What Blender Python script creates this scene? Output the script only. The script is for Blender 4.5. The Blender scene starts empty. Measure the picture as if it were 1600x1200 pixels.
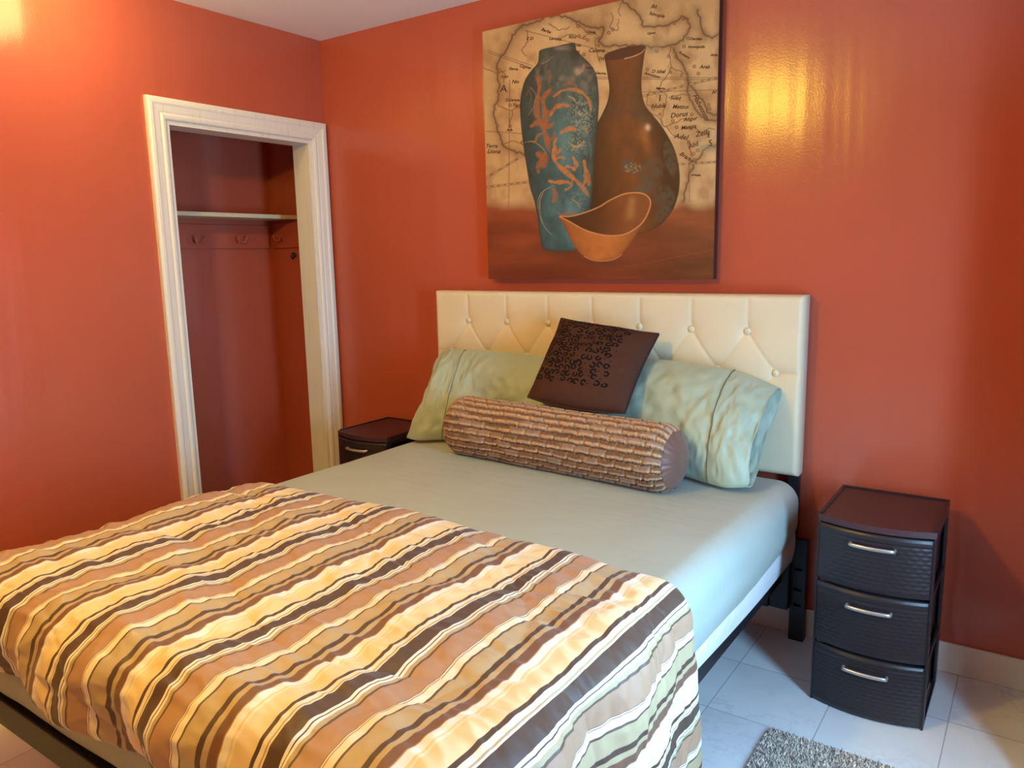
import bpy, bmesh, math, random
import numpy as np
from mathutils import Vector, Matrix
random.seed(7)
PI = math.pi
sc = bpy.context.scene
COL = sc.collection

# ------------------------------------------------------------------ camera
CAM = (2.9606, -2.6970, 1.3633); YAW, PITCH, ROLL = 0.6092, 0.1662, -0.0201
_c, _s = math.cos(YAW), math.sin(YAW)
F = Vector((-_s*math.cos(PITCH), _c*math.cos(PITCH), -math.sin(PITCH)))
R0 = Vector((_c, _s, 0)); U0 = R0.cross(F)
Rv = R0*math.cos(ROLL) + U0*math.sin(ROLL); Uv = -R0*math.sin(ROLL) + U0*math.cos(ROLL)
cd = bpy.data.cameras.new('camera'); cam = bpy.data.objects.new('camera', cd); COL.objects.link(cam)
M = Matrix((Rv, Uv, -F)).transposed().to_4x4(); M.translation = CAM
cam.matrix_world = M
cd.sensor_width = 36; cd.lens = 1201.47/1600*36; cd.clip_start = .02
sc.camera = cam

# ------------------------------------------------------------------ world, lights, exposure
w = bpy.data.worlds.new('world'); sc.world = w; w.use_nodes = True
w.node_tree.nodes['Background'].inputs[0].default_value = (.55, .78, 1, 1)
w.node_tree.nodes['Background'].inputs[1].default_value = 1.0
sc.view_settings.view_transform = 'Standard'; sc.view_settings.look = 'None'
sc.view_settings.gamma = 1; sc.view_settings.use_curve_mapping = False
sc.view_settings.exposure = 0.0

def light(name, kind, loc, energy, color, target=None, **kw):
    l = bpy.data.lights.new(name, kind); l.energy = energy; l.color = color
    for k, v in kw.items(): setattr(l, k, v)
    o = bpy.data.objects.new(name, l); COL.objects.link(o); o.location = loc
    if target is not None:
        o.rotation_euler = (Vector(target)-Vector(loc)).to_track_quat('-Z', 'Y').to_euler()
    return o
LAMP = (1.5, -2.3, 2.24)
light('ceiling_lamp_glow', 'POINT', LAMP, 55, (1, .67, .08), shadow_soft_size=.055)
light('corner_lamp_glow', 'POINT', (.30, -1.32, 2.29), 11, (1, .76, .28), shadow_soft_size=.12)
# daylight through the window in the right-hand wall
light('window_daylight', 'AREA', (3.47, -1.28, 1.0), 72, (.32, .66, 1), target=(2.0, -1.28, .98),
      shape='RECTANGLE', size=.38, size_y=1.02)

# ------------------------------------------------------------------ helpers
def vnoise(x, y, seed=0):
    x = np.asarray(x, float); y = np.asarray(y, float)
    xi = np.floor(x).astype(np.int64); yi = np.floor(y).astype(np.int64)
    xf = x-xi; yf = y-yi
    def h(i, j):
        n = (i*374761393 + j*668265263 + seed*974634777) & 0xffffffff
        n = ((n ^ (n >> 13))*1274126177) & 0xffffffff
        return ((n ^ (n >> 16)) & 0xffff)/65535.0
    u = xf*xf*(3-2*xf); v = yf*yf*(3-2*yf)
    return (h(xi, yi)*(1-u)+h(xi+1, yi)*u)*(1-v) + (h(xi, yi+1)*(1-u)+h(xi+1, yi+1)*u)*v - .5
def fbm(x, y, seed=0, oct=3):
    r = 0; a = 1
    for k in range(oct):
        r = r + a*vnoise(x*2**k, y*2**k, seed+k*17); a *= .5
    return r
def sstep(a, b, x):
    t = np.clip((x-a)/(b-a), 0, 1); return t*t*(3-2*t)

class NT:
    def __init__(s, name, rough=.5, color=(.5, .5, .5), **kw):
        s.m = bpy.data.materials.new(name); s.m.use_nodes = True; s.t = s.m.node_tree
        s.b = s.t.nodes['Principled BSDF']; s.b.inputs['Base Color'].default_value = (*color, 1)
        s.b.inputs['Roughness'].default_value = rough
        for k, v in kw.items(): s.b.inputs[k.replace('_', ' ')].default_value = v
    def n(s, typ, **kw):
        nd = s.t.nodes.new(typ)
        for k, v in kw.items():
            if k.startswith('i_'): nd.inputs[k[2:].replace('_', ' ')].default_value = v
            else: setattr(nd, k, v)
        return nd
    def l(s, a, b): s.t.links.new(a, b)
    def coords(s, scale=(1, 1, 1), out='Object'):
        tc = s.n('ShaderNodeTexCoord'); mp = s.n('ShaderNodeMapping'); mp.inputs['Scale'].default_value = scale
        s.l(tc.outputs[out], mp.inputs['Vector']); return mp.outputs[0]
    def noise(s, scale, detail=3, vec=None, rough=.5):
        nd = s.n('ShaderNodeTexNoise'); nd.inputs['Scale'].default_value = scale
        nd.inputs['Detail'].default_value = detail; nd.inputs['Roughness'].default_value = rough
        if vec is not None: s.l(vec, nd.inputs['Vector'])
        return nd.outputs[0]
    def ramp(s, fac, stops, interp='LINEAR'):
        r = s.n('ShaderNodeValToRGB'); cr = r.color_ramp; cr.interpolation = interp
        while len(cr.elements) < len(stops): cr.elements.new(.5)
        for e, (p, c) in zip(cr.elements, stops):
            e.position = p; e.color = (*c, 1)
        if fac is not None: s.l(fac, r.inputs[0])
        return r.outputs[0]
    def bump(s, h, strength=.3, dist=.01, prev=None):
        b = s.n('ShaderNodeBump'); b.inputs['Strength'].default_value = strength; b.inputs['Distance'].default_value = dist
        s.l(h, b.inputs['Height'])
        if prev is not None: s.l(prev, b.inputs['Normal'])
        return b.outputs[0]
    def nrm(s, o): s.l(o, s.b.inputs['Normal'])
    def col(s, o): s.l(o, s.b.inputs['Base Color'])

def obj(name, verts, faces, mat=None, parent=None, smooth=True, uv=None, color=None, loc=None):
    me = bpy.data.meshes.new(name)
    me.from_pydata([tuple(v) for v in np.asarray(verts, float)], [], [tuple(int(i) for i in f) for f in faces])
    if uv is not None:
        L = me.uv_layers.new(name='UVMap'); idx = np.zeros(len(me.loops), int); me.loops.foreach_get('vertex_index', idx)
        L.data.foreach_set('uv', np.asarray(uv, float)[idx].ravel())
    if color is not None:
        A = me.color_attributes.new('Col', 'FLOAT_COLOR', 'POINT')
        c = np.ones((len(me.vertices), 4)); c[:, :3] = color; A.data.foreach_set('color', c.ravel())
    me.polygons.foreach_set('use_smooth', [smooth]*len(me.polygons)); me.update()
    o = bpy.data.objects.new(name, me); COL.objects.link(o)
    if mat: me.materials.append(mat.m if isinstance(mat, NT) else mat)
    if parent: o.parent = parent
    if loc is not None: o.location = loc
    return o
def grid_faces(nu, nv, cu=False, cv=False, off=0):
    f = []
    for i in range(nu if cu else nu-1):
        for j in range(nv if cv else nv-1):
            a = i*nv+j; b = ((i+1) % nu)*nv+j; c = ((i+1) % nu)*nv+(j+1) % nv; d = i*nv+(j+1) % nv
            f.append((a+off, b+off, c+off, d+off))
    return f
def bm_obj(name, bm, mat, parent=None, smooth=False, bevel=0, seg=2):
    if bevel:
        bmesh.ops.bevel(bm, geom=list(bm.edges), offset=bevel, segments=seg, affect='EDGES', profile=.5)
    bmesh.ops.recalc_face_normals(bm, faces=bm.faces)
    me = bpy.data.meshes.new(name); bm.to_mesh(me); bm.free()
    me.polygons.foreach_set('use_smooth', [smooth]*len(me.polygons))
    o = bpy.data.objects.new(name, me); COL.objects.link(o)
    me.materials.append(mat.m if isinstance(mat, NT) else mat)
    if parent: o.parent = parent
    return o
def bx(bm, x0, x1, y0, y1, z0, z1):
    v = [bm.verts.new(p) for p in ((x0,y0,z0),(x1,y0,z0),(x1,y1,z0),(x0,y1,z0),(x0,y0,z1),(x1,y0,z1),(x1,y1,z1),(x0,y1,z1))]
    for f in ((0,3,2,1),(4,5,6,7),(0,1,5,4),(1,2,6,5),(2,3,7,6),(3,0,4,7)): bm.faces.new([v[i] for i in f])
def box(name, b, mat, parent=None, bevel=0, smooth=False, seg=2):
    bm = bmesh.new()
    for q in (b if isinstance(b, list) else [b]): bx(bm, *q)
    return bm_obj(name, bm, mat, parent, smooth, bevel, seg)
def tube(name, pts, r, mat, parent=None, n=10, sq=1.0):
    pts = [Vector(p) for p in pts]; V = []; N = len(pts)
    rr = r if isinstance(r, (list, tuple)) else [r]*N
    for i, p in enumerate(pts):
        t = (pts[min(i+1, N-1)]-pts[max(i-1, 0)]).normalized()
        a = t.cross(Vector((0, 0, 1))); a = a.normalized() if a.length > .05 else Vector((1, 0, 0)); b = t.cross(a)
        for k in range(n):
            q = p + a*math.cos(2*PI*k/n)*rr[i] + b*math.sin(2*PI*k/n)*rr[i]*sq; V.append(q)
    f = grid_faces(N, n, cv=True); f.append(list(range(n))[::-1]); f.append([(N-1)*n+k for k in range(n)])
    return obj(name, V, f, mat, parent)
def lathe(name, prof, mat, parent=None, n=28, loc=None, axis='z'):
    V = []
    for r, z in prof:
        for k in range(n):
            a = 2*PI*k/n; x, y = r*math.cos(a), r*math.sin(a)
            V.append((x, y, z) if axis == 'z' else (x, -z, y))
    f = grid_faces(len(prof), n, cv=True); f.append(list(range(n))[::-1]); f.append([(len(prof)-1)*n+k for k in range(n)])
    return obj(name, V, f, mat, parent, loc=loc)
def empty(name, loc=(0, 0, 0), rz=0):
    o = bpy.data.objects.new(name, None); COL.objects.link(o); o.location = loc; o.rotation_euler = (0, 0, rz); o.empty_display_size = .1
    return o
def tag(o, label=None, cat=None, group=None, kind=None):
    if label: o['label'] = label
    if cat: o['category'] = cat
    if group: o['group'] = group
    if kind: o['kind'] = kind
    return o
def S(o): o['kind'] = 'structure'; return o

# ------------------------------------------------------------------ materials
wall = NT('coral_wall_paint', .21, (.56, .12, .08))
wall.b.inputs['Specular IOR Level'].default_value = .55
v1 = wall.coords((9, 9, .55)); v2 = wall.coords((1, 1, .5)); v3 = wall.coords()
b1 = wall.bump(wall.noise(1.0, 2, v1), .55, .006)
b2 = wall.bump(wall.noise(2.2, 2, v2), .35, .02, b1)
wall.nrm(wall.bump(wall.noise(170, 3, v3), .10, .003, b2))
wall.col(wall.ramp(wall.noise(1.3, 3, v3), [(.3, (.465, .094, .050)), (.7, (.50, .106, .058))]))

ceil = NT('ceiling_paint', .9, (.90, .88, .82)); ceil.nrm(ceil.bump(ceil.noise(160, 4, ceil.coords()), .4, .004))
white = NT('white_gloss_trim', .38, (.80, .75, .68))
vt = white.coords((30, 30, 1.5))
white.col(white.ramp(white.noise(2, 4, vt), [(.25, (.72, .65, .54)), (.42, (.82, .76, .66)), (1, (.84, .78, .69))]))
white.nrm(white.bump(white.noise(2, 3, vt), .12, .002))
shelfm = NT('shelf_paint', .5, (.70, .62, .42))

floor_m = NT('marble_tile', .22)
t = floor_m; tc = t.n('ShaderNodeTexCoord'); sp = t.n('ShaderNodeSeparateXYZ'); t.l(tc.outputs['Object'], sp.inputs[0])
def grout(axis, off):
    a = t.n('ShaderNodeMath', operation='SUBTRACT'); t.l(sp.outputs[axis], a.inputs[0]); a.inputs[1].default_value = off
    b = t.n('ShaderNodeMath', operation='DIVIDE'); t.l(a.outputs[0], b.inputs[0]); b.inputs[1].default_value = .3057
    fl = t.n('ShaderNodeMath', operation='FLOOR'); t.l(b.outputs[0], fl.inputs[0])
    fr = t.n('ShaderNodeMath', operation='FRACT'); t.l(b.outputs[0], fr.inputs[0])
    c = t.n('ShaderNodeMath', operation='PINGPONG'); t.l(fr.outputs[0], c.inputs[0]); c.inputs[1].default_value = .5
    d = t.n('ShaderNodeMath', operation='LESS_THAN'); t.l(c.outputs[0], d.inputs[0]); d.inputs[1].default_value = .0052
    return d.outputs[0], fl.outputs[0]
gx, fx = grout('X', 2.8178); gy, fy = grout('Y', -.3106)
mx = t.n('ShaderNodeMath', operation='MAXIMUM'); t.l(gx, mx.inputs[0]); t.l(gy, mx.inputs[1])
cmb = t.n('ShaderNodeCombineXYZ'); t.l(fx, cmb.inputs[0]); t.l(fy, cmb.inputs[1])
wn = t.n('ShaderNodeTexWhiteNoise', noise_dimensions='3D'); t.l(cmb.outputs[0], wn.inputs[0])
ad = t.n('ShaderNodeVectorMath', operation='MULTIPLY_ADD'); t.l(wn.outputs[1], ad.inputs[0]); ad.inputs[1].default_value = (9, 9, 9); t.l(tc.outputs['Object'], ad.inputs[2])
vein = t.ramp(t.noise(7, 6, ad.outputs[0], .62), [(.475, (1, 1, 1)), (.497, (.84, .84, .86)), (.503, (.84, .84, .86)), (.525, (1, 1, 1))])
cloud = t.ramp(t.noise(3.2, 3, ad.outputs[0]), [(.3, (.66, .65, .67)), (.65, (.80, .79, .79))])
msk = t.ramp(t.noise(2.1, 2, ad.outputs[0]), [(.50, (0, 0, 0)), (.66, (1, 1, 1))])
mm = t.n('ShaderNodeMix', data_type='RGBA', blend_type='MULTIPLY'); t.l(msk, mm.inputs[0]); t.l(cloud, mm.inputs[6]); t.l(vein, mm.inputs[7])
mg = t.n('ShaderNodeMix', data_type='RGBA'); t.l(mx.outputs[0], mg.inputs[0]); t.l(mm.outputs[2], mg.inputs[6]); mg.inputs[7].default_value = (.42, .42, .43, 1)
t.col(mg.outputs[2]); inv = t.n('ShaderNodeMath', operation='SUBTRACT'); inv.inputs[0].default_value = 1; t.l(mx.outputs[0], inv.inputs[1])
t.nrm(t.bump(inv.outputs[0], .4, .002))

def fabric(name, c1, c2, rough=.8, sheen=.2, weave=900, ws=.12, folds=None):
    m = NT(name, rough); m.b.inputs['Sheen Weight'].default_value = sheen
    m.col(m.ramp(m.noise(5, 3, m.coords()), [(.3, c1), (.7, c2)]))
    nb = m.bump(m.noise(weave, 2, m.coords()), ws, .001)
    if folds: nb = m.bump(m.noise(folds[1], 4, m.coords(folds[0])), folds[2], folds[3], nb)
    m.nrm(nb); return m
sheet_m = fabric('sage_sheet_cotton', (.385, .425, .375), (.415, .455, .405), .62, .12, folds=((1.2, 4, 3), 5, .22, .012))
case_m = fabric('sage_pillowcase_cotton', (.36, .42, .31), (.39, .45, .34), .50, .15, folds=((1, 1, 1), 11, .25, .010))
seam_m = NT('dark_seam_thread', .9, (.10, .13, .10))
protector_m = fabric('white_mattress_cover', (.74, .72, .74), (.80, .79, .80), .8, .1, folds=((1, 1, 1), 30, .5, .01))
head_m = fabric('ivory_upholstery', (.73, .62, .42), (.76, .65, .45), .58, .15, weave=600, ws=.25)
black_m = NT('black_powder_metal', .42, (.012, .013, .017))
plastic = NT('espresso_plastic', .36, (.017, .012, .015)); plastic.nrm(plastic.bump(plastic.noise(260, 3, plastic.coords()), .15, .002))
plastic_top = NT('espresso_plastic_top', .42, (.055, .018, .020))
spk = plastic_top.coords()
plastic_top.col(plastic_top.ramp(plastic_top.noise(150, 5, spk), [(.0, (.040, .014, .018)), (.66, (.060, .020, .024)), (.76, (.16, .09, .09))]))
steel = NT('brushed_steel', .34, (.62, .59, .56), Metallic=.9)
cushion_m = NT('brown_satin_cushion', .78); cushion_m.b.inputs['Sheen Weight'].default_value = 0; cushion_m.b.inputs['Specular IOR Level'].default_value = .15
at = cushion_m.n('ShaderNodeVertexColor', layer_name='Col'); cushion_m.col(at.outputs[0])
cushion_m.nrm(cushion_m.bump(cushion_m.noise(700, 2, cushion_m.coords()), .2, .001))
fur_m = NT('chiselled_faux_fur', .85); fur_m.b.inputs['Sheen Weight'].default_value = .12; fur_m.b.inputs['Sheen Roughness'].default_value = .5
at = fur_m.n('ShaderNodeVertexColor', layer_name='Col')
fn = fur_m.ramp(fur_m.noise(260, 3, fur_m.coords((1, 3, 3))), [(.3, (.72, .72, .72)), (.7, (1.25, 1.25, 1.25))])
fm = fur_m.n('ShaderNodeMix', data_type='RGBA', blend_type='MULTIPLY'); fm.inputs[0].default_value = 1
fur_m.l(at.outputs[0], fm.inputs[6]); fur_m.l(fn, fm.inputs[7]); fur_m.col(fm.outputs[2])
fur_m.nrm(fur_m.bump(fur_m.noise(420, 3, fur_m.coords((1, 3, 3))), .6, .002))
satin_m = fabric('mauve_brown_satin', (.16, .075, .055), (.19, .09, .068), .38, .2, folds=((1, 1, 1), 14, .12, .004))
paint_m = NT('printed_canvas', .55); at = paint_m.n('ShaderNodeVertexColor', layer_name='Col'); paint_m.col(at.outputs[0])
paint_m.nrm(paint_m.bump(paint_m.noise(900, 2, paint_m.coords()), .25, .0006))
edge_m = NT('dark_canvas_edge', .6, (.045, .012, .010))
ink_m = NT('map_ink', .8, (.085, .028, .010))
glass = bpy.data.materials.new('window_glass'); glass.use_nodes = True
gt = glass.node_tree; gt.nodes.clear(); go = gt.nodes.new('ShaderNodeOutputMaterial'); gm = gt.nodes.new('ShaderNodeMixShader')
g1 = gt.nodes.new('ShaderNodeBsdfTransparent'); g2 = gt.nodes.new('ShaderNodeBsdfGlossy'); g2.inputs['Roughness'].default_value = .02
gm.inputs[0].default_value = .06; gt.links.new(g1.outputs[0], gm.inputs[1]); gt.links.new(g2.outputs[0], gm.inputs[2]); gt.links.new(gm.outputs[0], go.inputs[0])

# comforter stripes (printed across the cloth: colour ramp along its width)
BR, DK, KH, CO, WH, GO, CR, RB = ((.125,.066,.036), (.088,.044,.026), (.50,.37,.21), (.44,.245,.145), (.90,.86,.80), (.84,.66,.38), (.88,.78,.60), (.185,.082,.045))
stripes = [(0,DK),(.105,WH),(.122,DK),(.130,WH),(.150,KH),(.178,BR),(.192,CO),(.345,BR),(.350,CR),(.357,CO),(.366,CR),(.415,BR),(.433,KH),(.56,DK),(.60,KH),(.64,RB),(.700,CO),(.708,WH),(.758,GO),(.775,CR),(.790,GO),(.915,DK),(.942,CR),(.975,KH),(.985,CR)]
comf = NT('striped_comforter_print', .60); comf.b.inputs['Sheen Weight'].default_value = .15
uvn = comf.n('ShaderNodeUVMap'); su = comf.n('ShaderNodeSeparateXYZ'); comf.l(uvn.outputs[0], su.inputs[0])
frc = comf.n('ShaderNodeMath', operation='FRACT'); comf.l(su.outputs[0], frc.inputs[0])
comf.col(comf.ramp(frc.outputs[0], stripes, 'CONSTANT'))
cb = comf.bump(comf.noise(600, 2, comf.coords()), .1, .001)
comf.nrm(comf.bump(comf.noise(14, 4, comf.coords((1, 1, 1))), .30, .010, cb))

# ------------------------------------------------------------------ room shell
H = 2.392; XR = 3.36; XJ = 3.03; YJ = -.53; YF = -4.3
S(box('floor', (-.75, XR+.1, YF-.1, .25, -.06, 0), floor_m))
S(box('ceiling', (-.75, XR+.1, YF-.1, .25, H, H+.08), ceil))
S(box('wall_back', (0, XR+.1, 0, .10, 0, H), wall))
DY0, DY1, DZ = -.845, -.095, 1.925            # closet opening in the left wall
S(box('wall_left', [(-.10, 0, YF, DY0, 0, H), (-.10, 0, DY0, DY1, DZ, H), (-.10, 0, DY1, 0, 0, H)], wall))
S(box('wall_front', (-.10, XR+.1, YF-.1, YF, 0, H), wall))
WY0, WY1, WZ0, WZ1 = -1.50, -1.06, .45, 1.55  # window
S(box('wall_right', [(XR, XR+.1, YF, WY0, 0, H), (XR, XR+.1, WY1, YJ, 0, H), (XR, XR+.1, WY0, WY1, 0, WZ0), (XR, XR+.1, WY0, WY1, WZ1, H),
                     (XJ, XR+.1, YJ, 0, 0, H)], wall))  # last block: unseen jog, added to cut the daylight off the back wall
S(box('wall_closet_back', (-.65, -.55, -1.35, .20, 0, H), wall))
S(box('wall_closet_right', (-.55, -.10, .075, .175, 0, H), wall))
S(box('wall_closet_left', (-.55, -.10, -1.35, -1.25, 0, H), wall))

def baseboard(name, seg, axis):
    # profile: flat board with rounded top, given as (x0,x1,y0,y1)
    return S(box(name, seg, white, bevel=.003))
baseboard('baseboard_back', [(.02, XJ, -.014, 0, 0, .100)], 0)
baseboard('baseboard_left', [(0, .014, YF, -.945, 0, .100)], 1)
baseboard('baseboard_right', [(XJ-.012, XJ, YJ, -.015, 0, .100)], 1)  # runs along the added jog

# closet casing with a stepped profile, mitred, and the jamb lining
def casing():
    prof = [(0, 0), (.0, .010), (.006, .014), (.016, .016), (.024, .011), (.030, .014), (.052, .018), (.060, .022), (.070, .022), (.076, .018), (.082, .018), (.082, 0)]
    V = []; F_ = []
    path = []  # opening edge points with outward directions (y, z)
    inner = [((DY0, 0), (-1, 0)), ((DY0, DZ), (-1, 1)), ((DY1, DZ), (1, 1)), ((DY1, 0), (1, 0))]
    for (py, pz), (dy, dz) in inner:
        for a, h in prof: V.append((h, py+dy*a, pz+dz*a))
    n = len(prof)
    for i in range(3):
        for j in range(n-1):
            F_.append((i*n+j, i*n+j+1, (i+1)*n+j+1, (i+1)*n+j))
    F_.append(list(range(n))); F_.append([3*n+j for j in range(n)][::-1])
    return S(obj('trim_1', V, F_, white, smooth=False))
casing()
S(box('trim_2', [(-.115, .001, DY0, DY0+.018, 0, DZ), (-.115, .001, DY1-.018, DY1, 0, DZ), (-.115, .001, DY0+.018, DY1-.018, DZ-.018, DZ)], white, bevel=.0015))

# window with frame, sash bars and glass, deep in the right-hand wall
wn_ = S(box('window_1', [(XR+.02, XR+.07, WY0, WY0+.03, WZ0, WZ1), (XR+.02, XR+.07, WY1-.03, WY1, WZ0, WZ1), (XR+.02, XR+.07, WY0+.03, WY1-.03, WZ0, WZ0+.04),
               (XR+.02, XR+.07, WY0+.03, WY1-.03, WZ1-.04, WZ1), (XR+.025, XR+.065, WY0+.03, WY1-.03, 1.01, 1.04)], white))
box('window_pane', (XR+.044, XR+.048, WY0+.03, WY1-.03, WZ0+.04, WZ1-.04), glass, wn_)

# ------------------------------------------------------------------ ceiling lamps (above and behind the view)
lt = empty('ceiling_light', (LAMP[0], LAMP[1], H)); tag(lt, 'small ceiling light with a round white base above the foot of the bed', 'light')
lathe('base', [(.0, 0), (.085, 0), (.085, -.02), (.05, -.035), (.022, -.04), (.022, -.075), (0, -.075)], white, lt)
st = empty('ceiling_light', (.30, -1.32, H)); tag(st, 'small ceiling lamp close to the left wall', 'light')
lathe('base', [(0, 0), (.04, 0), (.04, -.015), (.012, -.02), (.012, -.05), (0, -.05)], white, st)

# ------------------------------------------------------------------ closet fittings
sh = box('closet_shelf', (-.549, -.335, -1.249, .074, 1.572, 1.592), shelfm, bevel=.002)
tag(sh, 'pale painted wooden shelf high inside the open closet', 'shelf')
def hook_rail(label, horiz_axis, board, hooks):
    r = empty('hook_rail', hooks[0]); tag(r, label, 'coat rack')
    o = box('board', tuple(b-hooks[0][i//2] for i, b in enumerate(board)), wall, r, bevel=.002)
    for h in hooks:
        q = Vector(h)-Vector(hooks[0])
        if horiz_axis == 'y': out, side = Vector((1, 0, 0)), Vector((0, 1, 0))
        else: out, side = Vector((0, -1, 0)), Vector((1, 0, 0))
        bm = bmesh.new()
        k = empty_hook(q, out, side, r)
    return r
def empty_hook(q, out, side, par):
    V = []; Fs = []
    def tb(pts, rad):
        base = len(V); n = 8; N = len(pts)
        for i, p in enumerate(pts):
            tt = (pts[min(i+1, N-1)]-pts[max(i-1, 0)]).normalized(); a = tt.cross(Vector((.3, .2, 1))).normalized(); b = tt.cross(a)
            rr = rad[i]
            for k in range(n): V.append(p+a*math.cos(2*PI*k/n)*rr+b*math.sin(2*PI*k/n)*rr)
        Fs.extend(grid_faces(N, n, cv=True, off=base)); Fs.append([base+k for k in range(n)][::-1]); Fs.append([base+(N-1)*n+k for k in range(n)])
    up = Vector((0, 0, 1))
    for sg in (-1, 1):
        pts = [q+out*.002+side*sg*.004, q+out*.016+side*sg*.014-up*.012, q+out*.030+side*sg*.022-up*.008, q+out*.036+side*sg*.026+up*.010, q+out*.036+side*sg*.028+up*.016]
        tb(pts, [.0045, .0045, .004, .005, .006])
    tb([q+out*.001+up*.022, q+out*.004+up*.01, q+out*.004-up*.014, q+out*.001-up*.02], [.006, .008, .008, .005])
    return obj('hook', V, Fs, hookp, par)
hookp = NT('painted_hook', .25, (.56, .13, .07))
hook_rail('coral painted board with double coat hooks on the closet back wall', 'y', (-.549, -.535, -1.2, .04, 1.425, 1.545), [(-.535, -.40, 1.468), (-.535, -.155, 1.468), (-.535, -.64, 1.468)])
hook_rail('coral painted board with a single coat hook on the closet side wall', 'x', (-.53, -.12, .062, .074, 1.425, 1.555), [(-.455, .062, 1.475)])
bh = empty('wall_hook', (-.375, .074, 1.385)); tag(bh, 'small dark metal hook on the closet side wall under the painted board', 'hook')
tube('hook_arm', [(0, 0, .012), (0, -.018, .010), (0, -.026, -.004), (0, -.018, -.018), (0, -.010, -.010)], .004, black_m, bh)
lathe('base_plate', [(.0, 0), (.013, 0), (.013, .004), (.006, .006), (0, .006)], black_m, bh, axis='y', n=16)

# ------------------------------------------------------------------ bed: metal frame + headboard
bed = empty('bed_frame', (1.55, -1.0, 0)); tag(bed, 'queen bed with black metal frame and tufted ivory headboard', 'bed')
B = Vector((1.55, -1.0, 0))
def bbox(name, b, mat=black_m, bevel=.003, parent=bed, seg=2):
    return box(name, tuple(v-B[i//2] for i, v in enumerate(b)), mat, parent, bevel=bevel, seg=seg)
bbox('side_rail', (2.235, 2.275, -1.95, -.075, .222, .296)); bbox('side_rail', (.82, .86, -1.95, -.075, .222, .296))
bbox('foot_rail', (.82, 2.275, -1.99, -1.95, .222, .296)); bbox('head_rail', (.86, 2.235, -.115, -.075, .125, .296))
for i in range(9): bbox('slat', (.86, 2.235, -1.87+i*.205, -1.80+i*.205, .285, .292), bevel=0)
for x in (1.10, 1.90):
    for y in (-1.75, -1.0, -.20): bbox('leg', (x, x+.04, y, y+.04, 0, .285))
for x0, x1 in ((2.295, 2.345), (.70, .75)):
    bm = bmesh.new(); p = [v for v in (x0-B.x, x1-B.x, -.062-B.y, -.030-B.y, 0, .70)]
    zs = [0, .128, .142, .185, .199, .26, .274, .37]
    for a, b in zip(zs[::2], zs[1::2]): bx(bm, p[0], p[1], p[2], p[3], a, b)
    for a, b in zip(zs[1::2], zs[2::2]): bx(bm, p[0], p[0]+.012, p[2], p[3], a, b); bx(bm, p[1]-.012, p[1], p[2], p[3], a, b); bx(bm, p[0]+.012, p[1]-.012, p[2]+.012, p[3], a, b)
    xi = x0-.022 if x0 > 1.5 else x1-.013
    bx(bm, xi-B.x, xi+.035-B.x, p[2]+.002, p[3]-.002, .30, .70)
    bm_obj('headboard_post', bm, black_m, bed)
bbox('bracket', (2.235, 2.300, -.105, -.064, .125, .32))

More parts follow.
